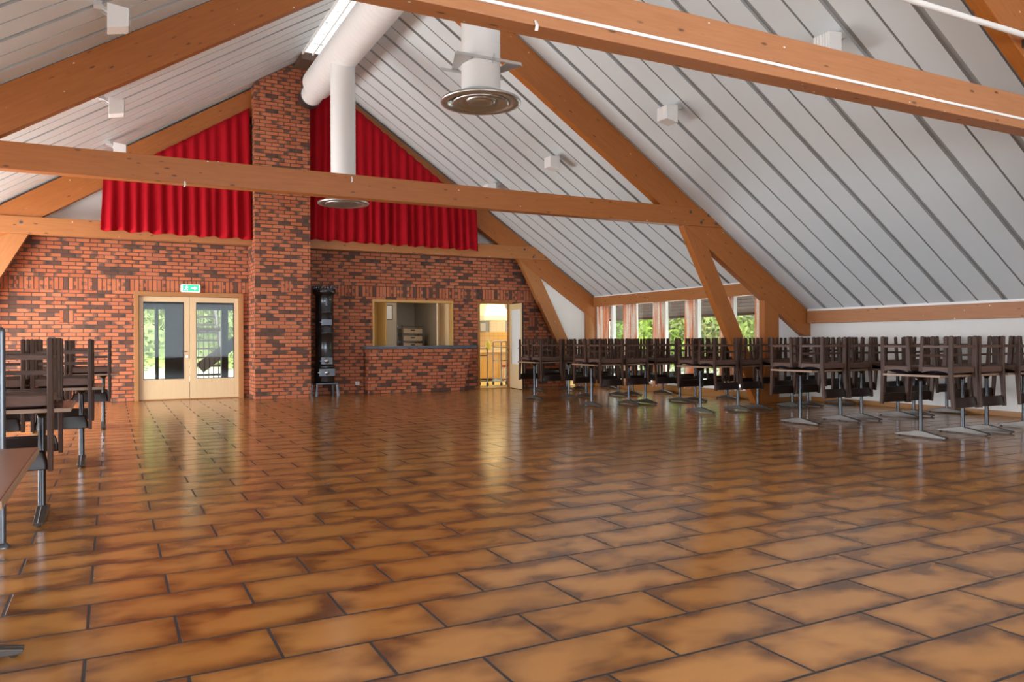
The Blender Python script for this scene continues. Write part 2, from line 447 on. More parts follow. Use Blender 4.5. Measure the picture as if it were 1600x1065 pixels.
# --- ceiling: ribbed sheets
def ribs():
    """list of (y, depth): grooves, alternately wide and narrow, .42 m apart"""
    pts = []; y = YB; k = 0
    ys = []
    yy = 10.36 + .42*40
    i = 0
    while yy > YB + .1:
        if yy < YW: ys.append((yy, i % 2 == 0))
        yy -= .42; i += 1
    ys = ys[::-1]
    pts.append((YB, 0))
    for (c, wide) in ys:
        hw, d = (.044, .045) if wide else (.015, .03)
        pts += [(c-hw, 0), (c-hw+.006, d), (c+hw-.006, d), (c+hw, 0)]
    pts.append((YW+.1, 0)); return pts
prof = ribs()
def sheet(xa, xb, y0, y1):
    p = [q for q in prof if y0 < q[0] < y1]; p = [(y0, 0)] + p + [(y1, 0)]
    return [[(xa, y, zc(xa)+d) for y, d in p], [(xb, y, zc(xb)+d) for y, d in p]]
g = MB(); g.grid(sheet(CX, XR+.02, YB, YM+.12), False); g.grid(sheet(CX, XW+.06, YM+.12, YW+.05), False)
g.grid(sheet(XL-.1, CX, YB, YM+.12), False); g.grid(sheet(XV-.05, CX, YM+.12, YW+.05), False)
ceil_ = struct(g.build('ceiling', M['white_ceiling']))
ceil_.data.materials.append(M['grey_groove'])  # groove faces get a darker grey than the flat sheet
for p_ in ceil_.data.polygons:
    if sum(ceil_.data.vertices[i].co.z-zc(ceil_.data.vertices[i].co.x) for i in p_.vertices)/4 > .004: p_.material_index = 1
# white edge strip where the sheets meet the wall plates
struct(MB().box(XR-.10, XR-.005, YB, YM, 1.762, 1.80).build('trim_1', M['white_plastic']))
struct(MB().box(XW-.10, XW-.005, YM+.16, YG, 2.335, 2.365).build('trim_2', M['white_plastic']))
# outside roof overhang past the windows (boards run along the wall)
g = MB()
for k in range(7):
    a = XW+.05+k*.10; g.prism([(a, zc(a)-.03), (a+.09, zc(a+.09)-.03), (a+.09, zc(a+.09)), (a, zc(a))], YM+.18, YW+3)
g.box(XW+.76, XW+.80, YM+.18, YW+3, zc(XW+.78)-.06, zc(XW+.78)+.12)
g.prism([(XW+.02, zc(XW+.02)+.02), (XW+.9, zc(XW+.9)+.02), (XW+.9, zc(XW+.9)+.1), (XW+.02, zc(XW+.02)+.1)], YM+.12, YW+3)
struct(g.build('roof_overhang', M['brown_paint']))
# baseboards
struct(MB().box(XR-.022, XR, YB, YM-.02, 0, .085).build('baseboard_right', M['skirting'], bevel=.004))
struct(MB().box(XW, XR-.03, YM+.085, YM+.11, 0, .085).build('baseboard_return', M['skirting']))

# ------------------------------------------------------------------ roof trusses
def beam(name, poly, y0, y1, ang, mat, parent, bevel=.006):
    """prism of an XZ polygon whose local x axis runs along the timber (for the grain)"""
    c, s = math.cos(ang), math.sin(ang)
    ox = sum(p[0] for p in poly)/len(poly); oz = sum(p[1] for p in poly)/len(poly)
    loc = [((p[0]-ox)*c+(p[1]-oz)*s, -(p[0]-ox)*s+(p[1]-oz)*c) for p in poly]
    ar = sum(loc[i][0]*loc[(i+1)%len(loc)][1]-loc[(i+1)%len(loc)][0]*loc[i][1] for i in range(len(loc)))
    if ar < 0: loc = loc[::-1]
    mb = MB().prism(loc, y0-(y0+y1)/2, y1-(y0+y1)/2)
    o = part(mb, name, mat, parent, bevel)
    o.location = (ox, (y0+y1)/2, oz); o.rotation_euler = (0, -ang, 0)
    return o
def truss(Y, label, mt, mr, ms, dl=0.0, dr=0.0):
    t = thing('roof_truss', label, 'roof truss', (0,0,0), 0, 'timber roof trusses')
    th = .15; D = .60
    ar, al = -math.atan(SR), math.atan(SL)
    xe = XR-.002 if Y < YG-1 else XW-.002
    beam('rafter', [(CX, ZR-.01-dr), (xe, zc(xe)-.01-dr), (xe, 1.27), (xe-.2, zc(xe-.2)-D-dr), (CX, ZR-D-dr)], Y, Y+th, ar, mr, t)
    xl = XL+.01 if Y < YG-1 else XV+.01
    beam('rafter', [(CX, ZR-.01-dl), (CX, ZR-D-dl), (xl+.2, zc(xl+.2)-D-dl), (xl, 1.3), (xl, zc(xl)-.01-dl)], Y, Y+th, al, mr, t)
    zb, zt = 3.25, 3.575
    beam('tie_beam', [(-2.42, zb), (10.05, zb), (9.52, zt), (-1.95, zt)], Y-.025, Y+th+.01, 0, mt, t)
    a = math.atan2(-3.25, 1.74)
    beam('strut', [(9.05, zb), (9.44, zb), (11.13, 0), (10.79, 0)], Y+.004, Y+th-.004, a, ms, t)
    beam('strut', [(-1.38, zb), (-3.14, 0), (-3.48, 0), (-1.80, zb)], Y+.004, Y+th-.004, PI-a, ms, t)
    beam('post', [(11.02, 0), (11.39, 0), (11.39, zc(11.39)-.3), (11.02, zc(11.02)-.4)], Y+.002, Y+th-.002, PI/2, ms, t)
    beam('post', [(-3.84, 0), (-3.47, 0), (-3.47, zc(-3.47)-.4), (-3.84, zc(-3.84)-.3)], Y+.002, Y+th-.002, PI/2, ms, t)
    for bx, bz in [(9.2, 3.49), (9.62, 3.46), (9.45, 3.32), (9.8, 3.32), (-1.5, 3.46), (-1.9, 3.32)]:
        part(MB().tube([(bx, Y-.033, bz), (bx, Y-.025, bz)], .028, 10), 'bolt_plate', M['dark_steel'], t)
    return t
tr1 = truss(YG, 'timber roof truss standing against the brick wall behind the red curtains', M['timber_pale'], M['timber'], M['timber_pale'], .045, .03)
tr2 = truss(YM, 'timber roof truss in mid hall, its tie beam passing before the red curtains', M['timber'], M['timber'], M['timber'])
tr3 = truss(YN, 'timber roof truss close overhead with a white cable strip on its tie beam', M['timber_grey'], M['timber'], M['timber'])
# white cable strip on the close truss
tag(MB().box(-1.9, 9.6, YN-.042, YN-.0252, 3.325, 3.348).build('cable_channel', M['white_plastic'], bevel=.003),
    'white cable strip running along the face of the closest tie beam', 'cable strip')
# wall plates
def along_y(name, x0, x1, y0, y1, z0, z1, mat):
    L = y1-y0; mb = MB().box(-L/2, L/2, -(x1-x0)/2, (x1-x0)/2, -(z1-z0)/2, (z1-z0)/2)
    o = mb.build(name, mat, bevel=.005); o.location = ((x0+x1)/2, (y0+y1)/2, (z0+z1)/2); o.rotation_euler = (0,0,PI/2); return o
tag(along_y('wall_plate', XR-.14, XR-.001, YB, YM-.03, 1.515, 1.76, M['timber_grey']), 'horizontal timber wall plate along the white knee wall', 'timber beam')
tag(along_y('wall_plate', XW-.14, XW-.001, YM+.16, YG-.01, 2.09, 2.335, M['timber_pale']), 'horizontal timber wall plate above the curtained windows', 'timber beam')

# scraps of old tape left on the beams
for (x_, y_, z_, l_, lab) in [(2.44, YN-.027, 3.262, .075, 'white tape scrap hanging from the closest tie beam under the round diffuser side'),
        (.83, YM-.027, 3.255, .075, 'white tape scrap hanging from the middle tie beam before the red curtain'),
        (3.02, YM-.027, 3.52, .08, 'white tape scrap stuck on the middle tie beam before the chimney pillar')]:
    mb = MB(); mb.grid([[(0,0,0),(.022,0,.004)],[(.006,-.012,-l_*.5),(.030,-.010,-l_*.45)],[(-.004,-.018,-l_),(.020,-.020,-l_*.96)]])
    o_ = mb.build('tape_scrap', M['white_plastic']); o_.location = (x_, y_, z_+l_*.25); sd_ = o_.modifiers.new('thickness', 'SOLIDIFY'); sd_.thickness = .002
    tag(o_, lab, 'tape', 'tape scraps on the beams')

# ------------------------------------------------------------------ chimney pillar, counter, stove
p = MB(); x0, x1, y0 = 2.645, 3.79, 16.68
def px_(x): return zc(x)-.02
p.prism([(x0, 0), (x1, 0), (x1, px_(x1)), (CX, px_(CX)), (x0, px_(x0))], y0, YW-.005)
tag(p.build('brick_chimney', M['brick_pillar']), 'tall red brick chimney pillar rising to the roof ridge between the red curtains', 'chimney')

ct = thing('serving_counter', 'brick serving counter with slate top under the kitchen hatch', 'counter', (0,0,0))
c = MB(); c.add([(5.20,17.20,0),(7.62,17.20,0),(7.72,17.03,1.035),(5.20,17.03,1.035),(5.20,YW-.004,0),(7.62,YW-.004,0),(7.72,YW-.004,1.035),(5.20,YW-.004,1.035)],
      [(0,1,2,3),(5,4,7,6),(1,5,6,2),(4,0,3,7),(3,2,6,7),(0,4,5,1)])
part(c, 'base', M['brick'], ct)
part(MB().box(5.12, 7.84, 16.96, YW+.25, 1.035, 1.095), 'slab', M['slate'], ct, .008)

st = thing('column_stove', 'tall black cast iron column stove beside the chimney pillar', 'stove', (4.19, 17.12, 0))
b = MB().lathe([(0,.30),(.215,.30),(.222,.33),(.222,.62),(.235,.635),(.235,.665),(.205,.68),(.203,.88),(.196,.89),(.196,1.38),(.203,1.385),(.203,1.41),(.196,1.415),(.196,1.84),(.202,1.845),(.202,1.865),(.196,1.87),(.196,2.22),(.22,2.25),(.255,2.27),(.255,2.35),(.235,2.37),(0,2.37)], n=40)
body = part(b, 'body', M['iron'], st)
cr = MB()
for k in range(22):
    a = 2*PI*k/22; cx_, cy_ = .24*math.cos(a), .24*math.sin(a)
    cr.lathe([(.0,2.44),(.016,2.42),(.02,2.40),(.012,2.385),(.016,2.36)], (cx_, cy_, 0), 8)
part(cr, 'crown', M['iron'], st)
def stove_door(z0, z1, w_, r, knob):
    d = MB()
    d.box(-w_/2, w_/2, -r-.03, -r+.05, z0, z1)
    o = part(d, 'stove_door', M['iron'], st, .008)
    if knob:
        k_ = MB().lathe([(0,.014),(.05,.012),(.058,0)], n=20); q = k_.build('air_dial', M['steel'], o); KIDS.setdefault(o.name, []).append(q)
        q.location = (0, -r-.03, (z0+z1)/2); q.rotation_euler = (PI/2, 0, 0)
    h = MB().tube([(-w_/2-.03, -r-.035, (z0+z1)/2), (-w_/2+.02, -r-.04, (z0+z1)/2)], .012, 8)
    q = h.build('latch', M['steel'], o); KIDS.setdefault(o.name, []).append(q)
stove_door(1.555, 1.70, .24, .195, False)
stove_door(.70, .86, .26, .203, True)
stove_door(.44, .61, .36, .222, True)
part(MB().box(-.022,.022,-.215,-.19,1.98,2.16).box(-.055,.055,-.21,-.19,2.05,2.075), 'relief', M['iron'], st, .006)
base = MB().box(-.25,.25,-.25,.25,.26,.30)
part(base, 'base_plate', M['iron'], st, .01)
for sx in (-1, 1):
    for sy in (-1, 1):
        part(MB().bar((sx*.225, sy*.225, .26), (sx*.245, sy*.245, 0), .05, .05, ch=.008, w1=.065, d1=.065), 'leg', M['iron'], st)

so = thing('wall_socket', 'small white wall socket low on the brick between stove and counter', 'socket', (5.05, YW, .235))
part(MB().box(-.045,.045,-.022,0,-.04,.04), 'plate', M['white_plastic'], so, .004)
part(MB().tube([(0,-.024,0),(0,-.0225,0)], .022, 14), 'insert', M['grey_plastic'], so)

# ------------------------------------------------------------------ exit sign
ex = thing('exit_sign', 'lit green and white exit sign above the double door', 'exit sign', (1.475, YW-.005, 2.335))
part(MB().box(-.19,.19,-.075,0,-.085,.085), 'housing', emit('exit_housing', (.9,1,.96), .12), ex, .02)
part(MB().box(-.155,.155,-.078,-.074,-.062,.068), 'green_panel', emit('exit_green', (.03,.62,.28), .34), ex)
EW = emit('exit_white', (.95,1,1), .5)
man = MB()
def q2(mb, pts): mb.prism(pts, -.081, -.0782)
def lim(mb, a, b, w_):
    d = Vector((b[0]-a[0], b[1]-a[1])); n_ = Vector((-d.y, d.x)).normalized()*w_/2
    q2(mb, [(a[0]+n_.x, a[1]+n_.y), (a[0]-n_.x, a[1]-n_.y), (b[0]-n_.x, b[1]-n_.y), (b[0]+n_.x, b[1]+n_.y)])
q2(man, [(-.075+.013*math.cos(2*PI*k/10), .045+.013*math.sin(2*PI*k/10)) for k in range(10)])
lim(man, (-.080,.030), (-.092,-.012), .024); lim(man, (-.080,.026), (-.052,.008), .011); lim(man, (-.082,.026), (-.116,.014), .011)
lim(man, (-.092,-.010), (-.066,-.028), .013); lim(man, (-.066,-.028), (-.072,-.054), .012); lim(man, (-.094,-.010), (-.108,-.036), .013); lim(man, (-.108,-.036), (-.134,-.036), .012)
part(man, 'running_figure', EW, ex)
arr = MB(); lim(arr, (.005,0), (.075,0), .022); q2(arr, [(.07,-.038), (.125,0), (.07,.038)])
part(arr, 'arrow', EW, ex)

# ------------------------------------------------------------------ double door (door_1)
d1 = bpy.data.objects.new('door_1', None); COL.objects.link(d1); struct(d1)
fr = MB(); f0, f1 = YW-.06, YW+.12
fr.box(.40,.485,f0,f1,0,2.25); fr.box(2.445,2.53,f0,f1,0,2.25); fr.box(.485,2.445,f0,f1,2.16,2.25); fr.box(.485,2.445,YW+.02,f1,0,.02)
part(fr, 'frame', M['frame_wood'], d1, .004)
def leaf_door(xa, xb, ga, gb, gz0, gz1, zt, yv=YW+.03):
    l = MB(); y0, y1 = yv, yv+.045
    l.box(xa, ga, y0, y1, .02, zt); l.box(gb, xb, y0, y1, .02, zt); l.box(ga, gb, y0, y1, .02, gz0); l.box(ga, gb, y0, y1, gz1, zt)
    o = part(l, 'door_leaf', M['birch'], d1, .003)
    q = MB().box(ga, gb, y0+.02, y0+.026, gz0, gz1).build('pane', M['glass'], o)
    gk = MB(); e=.014
    gk.box(ga, ga+e, y0-.004, y0+.02, gz0, gz1); gk.box(gb-e, gb, y0-.004, y0+.02, gz0, gz1); gk.box(ga, gb, y0-.004, y0+.02, gz0, gz0+e); gk.box(ga, gb, y0-.004, y0+.02, gz1-e, gz1)
    gk.build('glazing_bead', M['black'], o)
    return o
a = leaf_door(.49, 1.452, .575, 1.345, .435, 2.045, 2.155)
leaf_door(1.46, 2.44, 1.585, 2.345, .435, 2.045, 2.155)
h = MB().tube([(1.40, YW+.028, 1.01), (1.40, YW-.02, 1.01), (1.30, YW-.025, 1.01)], .010, 8); h.lathe([(0,0),(.026,0),(.026,.006),(0,.006)], (1.40, YW+.02, 1.01), 12)
h.build('handle', M['steel'], a)
lk = MB().tube([(1.40, YW+.030, .90), (1.40, YW+.018, .90)], .025, 14); lk.build('lock', M['steel'], a)

# ------------------------------------------------------------------ kitchen door (door_2), standing open into the hall
d2 = bpy.data.objects.new('door_2', None); COL.objects.link(d2); struct(d2)
fr = MB(); fr.box(8.13,8.19,YW-.012,YW+.12,0,2.20); fr.box(9.05,9.11,YW-.012,YW+.12,0,2.20); fr.box(8.19,9.05,YW-.012,YW+.12,2.14,2.20); fr.box(8.19,9.05,YW,YW+.12,0,.012)
part(fr, 'frame', M['frame_wood'], d2, .004)
hx, hy = 9.06, YW-.03
L_ = .86; W_ = .04
lf = MB(); gz0, gz1, m_ = .62, 1.98, .12
lf.box(0, m_, -W_, 0, .015, 2.13); lf.box(L_-m_, L_, -W_, 0, .015, 2.13); lf.box(m_, L_-m_, -W_, 0, .015, gz0); lf.box(m_, L_-m_, -W_, 0, gz1, 2.13)
lo = part(lf, 'door_leaf', M['birch'], d2, .003)
lo.location = (hx, hy, 0); lo.rotation_euler = (0, 0, math.atan2(-.85, -.10))
MB().box(m_, L_-m_, -W_+.012, -.012, gz0, gz1).build('pane', M['frosted'], lo)
MB().box(L_, L_+.004, -W_, 0, .015, 2.13).build('edge_strip', M['black'], lo)
hh = MB().tube([(L_-.06, .0, 1.02), (L_-.06, .045, 1.02), (L_-.17, .05, 1.02)], .010, 8); hh.tube([(L_-.06, -W_, 1.02), (L_-.06, -W_-.045, 1.02), (L_-.17, -W_-.05, 1.02)], .010, 8)
hh.build('handle', M['steel'], lo)

# ------------------------------------------------------------------ serving hatch (window_6) with folded shutters
hs = bpy.data.objects.new('window_6', None); COL.objects.link(hs); struct(hs)
fr = MB(); fr.box(5.42,5.46,YW-.03,YW+.25,1.095,2.19); fr.box(7.42,7.46,YW-.03,YW+.25,1.095,2.19); fr.box(5.46,7.42,YW-.03,YW+.25,2.13,2.19)
part(fr, 'frame', M['hatch_wood'], hs, .003)
for (xa, ya, xb, yb) in [(5.47,YW+.10,5.66,YW+.42), (5.66,YW+.42,5.80,YW+.13), (7.41,YW+.10,7.30,YW+.42), (7.30,YW+.42,7.10,YW+.13)]:
    mb = MB(); mb.bar((xa,ya,1.615),(xb,yb,1.615), .035, 1.03)
    part(mb, 'shutter', M['hatch_wood'] if xa < 6 else M['birch'], hs, .003)

# ------------------------------------------------------------------ red curtains
def curtain(name, mat, x0, x1, topf, botf, y, n, amp, seed, axis='x', spread=0.0):
    rnd = random.Random(seed); rows = []
    N = n*10; M_ = 14
    ph = [rnd.uniform(-.9,.9) for _ in range(n+2)]; am = [rnd.uniform(.55,1.25) for _ in range(n+2)]
    for j in range(M_+1):
        t = j/M_; r = []
        for i in range(N+1):
            s = i/N; k = s*n; ki = int(min(k, n-1)); fr_ = k-ki
            a = am[ki]*(1-fr_)+am[ki+1]*fr_; p_ = ph[ki]*(1-fr_)+ph[ki+1]*fr_
            d = amp*a*(.35+.65*t)*math.sin(2*PI*k + p_*(.6+.8*t)) + amp*.4*math.sin(2*PI*k*.37+seed)*t
            q = x0+(x1-x0)*s
            q2_ = q + spread*t*(1 if s > .5 else -1)*abs(2*s-1)**3
            zt, zb = topf(q), botf(q); zb += .018*math.sin(2*PI*k*.5+seed)
            z = zt+(zb-zt)*t
            r.append((q2_, y+d, z) if axis == 'x' else (y+d, q2_, z))
        rows.append(r)
    mb = MB().grid(rows); o = mb.build(name, mat)
    s_ = o.modifiers.new('thickness', 'SOLIDIFY'); s_.thickness = .006
    return o
tag(curtain('stage_curtain', M['red'], -.14, 2.585, lambda x: min(4.36+(x+.14)*.645, 6.2), lambda x: 3.385-.012*x, 16.92, 13, .062, 3, spread=.05),
    'red pleated curtain hung between the chimney pillar and the double-door side rafter', 'curtain', 'red curtains')
tag(curtain('stage_curtain', M['red'], 3.86, 7.84, lambda x: min(6.95, 6.42-(x-4.86)*.70), lambda x: 3.43-.010*(x-3.8), 16.92, 20, .062, 5, spread=.05),
    'red pleated curtain hung from the rafter on the kitchen side of the chimney', 'curtain', 'red curtains')

# ------------------------------------------------------------------ windows of the recessed side wall
wy = [11.02, 12.0, 13.09, 14.21, 15.36, 16.3, 17.0]
for i in range(len(wy)-1):
    a, b = wy[i], wy[i+1]
    wn = bpy.data.objects.new('window_%d' % (i+1), None); COL.objects.link(wn); struct(wn)
    f = MB(); X0, X1, e = XW-.04, XW+.05, .038
    f.box(X0, X1, a, a+e, .17, 2.335); f.box(X0, X1, b-e, b, .17, 2.335); f.box(X0, X1, a+e, b-e, .17, .23); f.box(X0, X1, a+e, b-e, 2.10, 2.335)
    part(f, 'frame', M['white_plastic'], wn, .003)
    part(MB().box(XW, XW+.006, a+e, b-e, .23, 2.10), 'pane', M['glass'], wn)
# far-corner piece between last window and the brick
struct(MB().box(XW-.02, XW+.08, 17.0, YW, .17, 2.335).build('wall_corner', M['white_wall']))
cur = [(11.10, 11.32, 'beside the mid-hall truss post'), (11.98, 12.30, 'half hidden behind the slanting strut'), (13.08, 13.42, 'second along from the slanting strut'),
       (14.14, 14.56, 'third along from the slanting strut'), (15.22, 15.74, 'next to the corner curtain'), (16.36, 16.86, 'in the corner by the brick end wall')]
for i, (a, b, t) in enumerate(cur):
    tag(curtain('window_curtain', M['flower'], a, b, lambda q: 2.10, lambda q: .12, XW-.095, 3 if b-a < .3 else 5, .026, 11+i, axis='y', spread=.03),
        'orange floral window curtain ' + t, 'curtain', 'floral window curtains')
# opposite-wall windows (daylight comes in here)
for i, (a, b) in enumerate(lw):
    wn = bpy.data.objects.new('window_%d' % (7+i), None); COL.objects.link(wn); struct(wn)
    f = MB(); e = .05
    f.box(XL-.14, XL-.04, a, a+e, .45, 1.72); f.box(XL-.14, XL-.04, b-e, b, .45, 1.72); f.box(XL-.14, XL-.04, a+e, b-e, .45, .5); f.box(XL-.14, XL-.04, a+e, b-e, 1.67, 1.72)
    f.box(XL-.14, XL-.04, (a+b)/2-.03, (a+b)/2+.03, .5, 1.67)
    part(f, 'frame', M['white_plastic'], wn)

for i, (a, b) in enumerate(bays):
    wn = bpy.data.objects.new('window_%d' % (10+i), None); COL.objects.link(wn); struct(wn)
    f = MB(); e = .05
    f.box(XV-.12, XV-.04, a, a+e, .17, 2.12); f.box(XV-.12, XV-.04, b-e, b, .17, 2.12); f.box(XV-.12, XV-.04, a+e, b-e, .17, .23); f.box(XV-.12, XV-.04, a+e, b-e, 2.06, 2.12)
    part(f, 'frame', M['white_plastic'], wn)

# ------------------------------------------------------------------ ventilation duct
DX, DZ, DR = 3.75, 6.45, .312
vd = thing('ventilation_duct', 'white spiral ventilation duct under the ridge with two drops and round diffusers', 'ventilation duct', (0,0,0))
def spiral(p0, p1, r, pitch=.12):
    p0, p1 = Vector(p0), Vector(p1); L = (p1-p0).length; n = int(L/pitch); d = (p1-p0).normalized()
    mb = MB().tube([p0, p1], r, 40)
    for i in range(1, n): mb.tube([p0+d*(i*pitch-.004), p0+d*(i*pitch+.004)], r+.0022, 40)     # lock seams
    return mb
part(spiral((DX,-3,DZ), (DX,15.75,DZ), DR, .16), 'main_duct', M['duct'], vd)
part(MB().tube([(DX,15.7,DZ-.05),(DX,16.3,DZ-.07)], .22, 28), 'end_spigot', M['duct'], vd)
part(MB().tube([(DX,16.3,DZ-.07),(DX,16.55,DZ-.07)], .235, 28), 'end_collar', M['dark_steel'], vd)
for Y in (13.86, 7.97):
    dz = 3.70 if Y > 10 else 3.91
    dr = part(spiral((DX,Y,DZ-.2), (DX,Y,dz+.10), .222, .14), 'drop_duct', M['duct'], vd)
    df = MB().lathe([(.222,.13),(.26,.11),(.40,.045),(.455,.03),(.46,.015),(.455,0),(.375,-.005),(.365,.03),(.30,.06),(.16,.09)], (DX,Y,dz), 48).build('diffuser', M['alu'], dr)
    KIDS.setdefault(dr.name, []).append(df)
    di = MB().lathe([(.325,.018),(.325,.008),(.30,-.002),(.26,.012),(.17,.050),(.165,.038),(.155,.015),(.10,.030),(0,.046)], (DX,Y,dz-.01), 48).build('inner_cone', M['alu'], dr)
    if Y > 10: continue
    br = MB(); hb = 4.32
    br.bar((DX-.40,Y-.235,hb+.03),(DX+.40,Y-.235,hb+.03), .012, .03); br.bar((DX-.40,Y+.235,hb),(DX+.40,Y+.235,hb), .012, .03)
    for sx in (-1,1): br.prism([(DX+sx*.21,Y-.23),(DX+sx*.42,Y-.23),(DX+sx*.26,Y+.23),(DX+sx*.21,Y+.23)][::sx], hb+.012, hb+.022, 'z')
    br.tube([(DX+.03,Y-.25,hb-.02),(DX+.05,Y-.25,hb+.09),(DX+.07,Y-.25,hb-.02)], .005, 6)
    br.build('bracket', M['grey_plastic'], dr)

# ridge skylight strip beside the duct
sk = thing('ridge_light', 'bright strip of white ridge light panels beside the duct', 'ridge light', (0,0,0))
PAN = emit('ridge_daylight', (1,1,.98), .8)
y = 2.0; 
fr = MB()
for xx in (3.50, 3.70, 3.90): fr.box(xx-.016, xx+.016, 2.0, 16.0, 7.10, 7.14)
part(fr, 'rail', M['white_plastic'], sk)
while y < 15.9:
    for xa, xb in ((3.52, 3.68), (3.72, 3.88)):
        part(MB().box(xa, xb, y+.04, y+.49, 7.125, 7.14), 'light_panel', PAN, sk)
    y += .56
part(MB().box(3.48, 3.92, 16.0, 16.66, 7.0, 7.2), 'end_box', M['brown_paint'], sk)

# ------------------------------------------------------------------ ceiling speakers
def speaker(x, Y, side, label):
    z = zc(x)
    o = thing('loudspeaker', label, 'loudspeaker', (x, Y, z), 0, 'small wall loudspeakers under the ceiling')
    s = -side                 # faces the middle of the hall
    cx_ = s*.20
    box_ = MB().prism([(s*.09,-.30),(s*.30,-.255),(s*.30,-.055),(s*.09,-.03)][::(1 if s > 0 else -1)], -.115, .115)
    bd = part(box_, 'cabinet', M['white_plastic'], o, .008)
    gr = MB()
    for k in range(5): gr.box(min(s*.301,s*.309), max(s*.301,s*.309), -.10+k*.042, -.10+k*.042+.034, -.245, -.065)
    gr.build('grille', M['white_plastic'] if side > 0 else M['grey_plastic'], bd)
    b_ = MB(); b_.bar((s*.10,0,-.09),(s*-.02,0,.0), .05, .03); b_.bar((s*.02,-.07,-.06),(s*.10,-.07,-.10), .012, .03); b_.bar((s*.02,.07,-.06),(s*.10,.07,-.10), .012, .03); b_.box(-.04,.04,-.05,.05,-.06,.0)
    part(b_, 'bracket', M['grey_plastic'], o)
sp = [(7.62, 6.28, 1, 'white loudspeaker on window-side ceiling just above the closest tie beam'), (7.66, 9.25, 1, 'white loudspeaker on window-side ceiling, second from the closest tie beam'),
      (7.68, 12.72, 1, 'white loudspeaker on window-side ceiling, first beyond the middle rafter'), (7.70, 15.5, 1, 'white loudspeaker on window-side ceiling peeping over the tie beam near the red curtain'),
      (-.12, 9.45, -1, 'white loudspeaker on double-door-side ceiling before the middle rafter'), (-.12, 13.0, -1, 'white loudspeaker on double-door-side ceiling just beyond the middle rafter'),
      (-.05, 16.1, -1, 'white loudspeaker on double-door-side ceiling close to the brick wall')]
for a in sp: speaker(*a)

# pipe near the closest rafter
pp = thing('steel_pipe', 'white steel pipe crossing the closest rafter high up', 'pipe', (0,0,0))
part(MB().tube([(4.6, 4.22, 4.06), (8.55, 4.22, 4.06)], .026, 14), 'tube', M['white_plastic'], pp)
clp = MB(); clp.box(7.93,7.99,4.22,YN,4.05,4.13); clp.box(7.92,8.0,4.18,4.26,4.09,4.11)
part(clp, 'clamp', M['dark_steel'], pp)

# ------------------------------------------------------------------ pedestal tables
TH = .775
def make_table():
    t = thing('dining_table', 'x', 'table')
    top = MB().box(-.60,.60,-.37,.37,TH-.028,TH)
    part(top, 'tabletop', M['table_top'], t, .003)
    ed = MB(); e = .004
    ed.box(-.60-e,-.60,-.37-e,.37+e,TH-.026,TH-.002); ed.box(.60,.60+e,-.37-e,.37+e,TH-.026,TH-.002)
    ed.box(-.60,.60,-.37-e,-.37,TH-.026,TH-.002); ed.box(-.60,.60,.37,.37+e,TH-.026,TH-.002)
    part(ed, 'edge_band', M['table_edge'], t)
    for sx in (-1, 1):
        x = sx*.415
        p = MB().lathe([(.024,.03),(.024,TH-.09),(.028,TH-.07),(.07,TH-.035),(.075,TH-.029)], (x,0,0), 16)
        part(p, 'post', M['post_steel'], t)
        f = MB()
        f.prism([(-.33,.014),(.33,.014),(.335,.03),(.03,.085),(-.03,.085),(-.335,.03)], x-.030, x+.030, 'x')
        f.lathe([(.012,0),(.016,.006),(.016,.016)], (x,-.30,0), 10); f.lathe([(.012,0),(.016,.006),(.016,.016)], (x,.30,0), 10)
        f.tube([(x,-.336,.026),(x,0,.088),(x,.336,.026)], .007, 6)
        part(f, 'foot_bar', M['foot_steel'], t, .002)
    return t

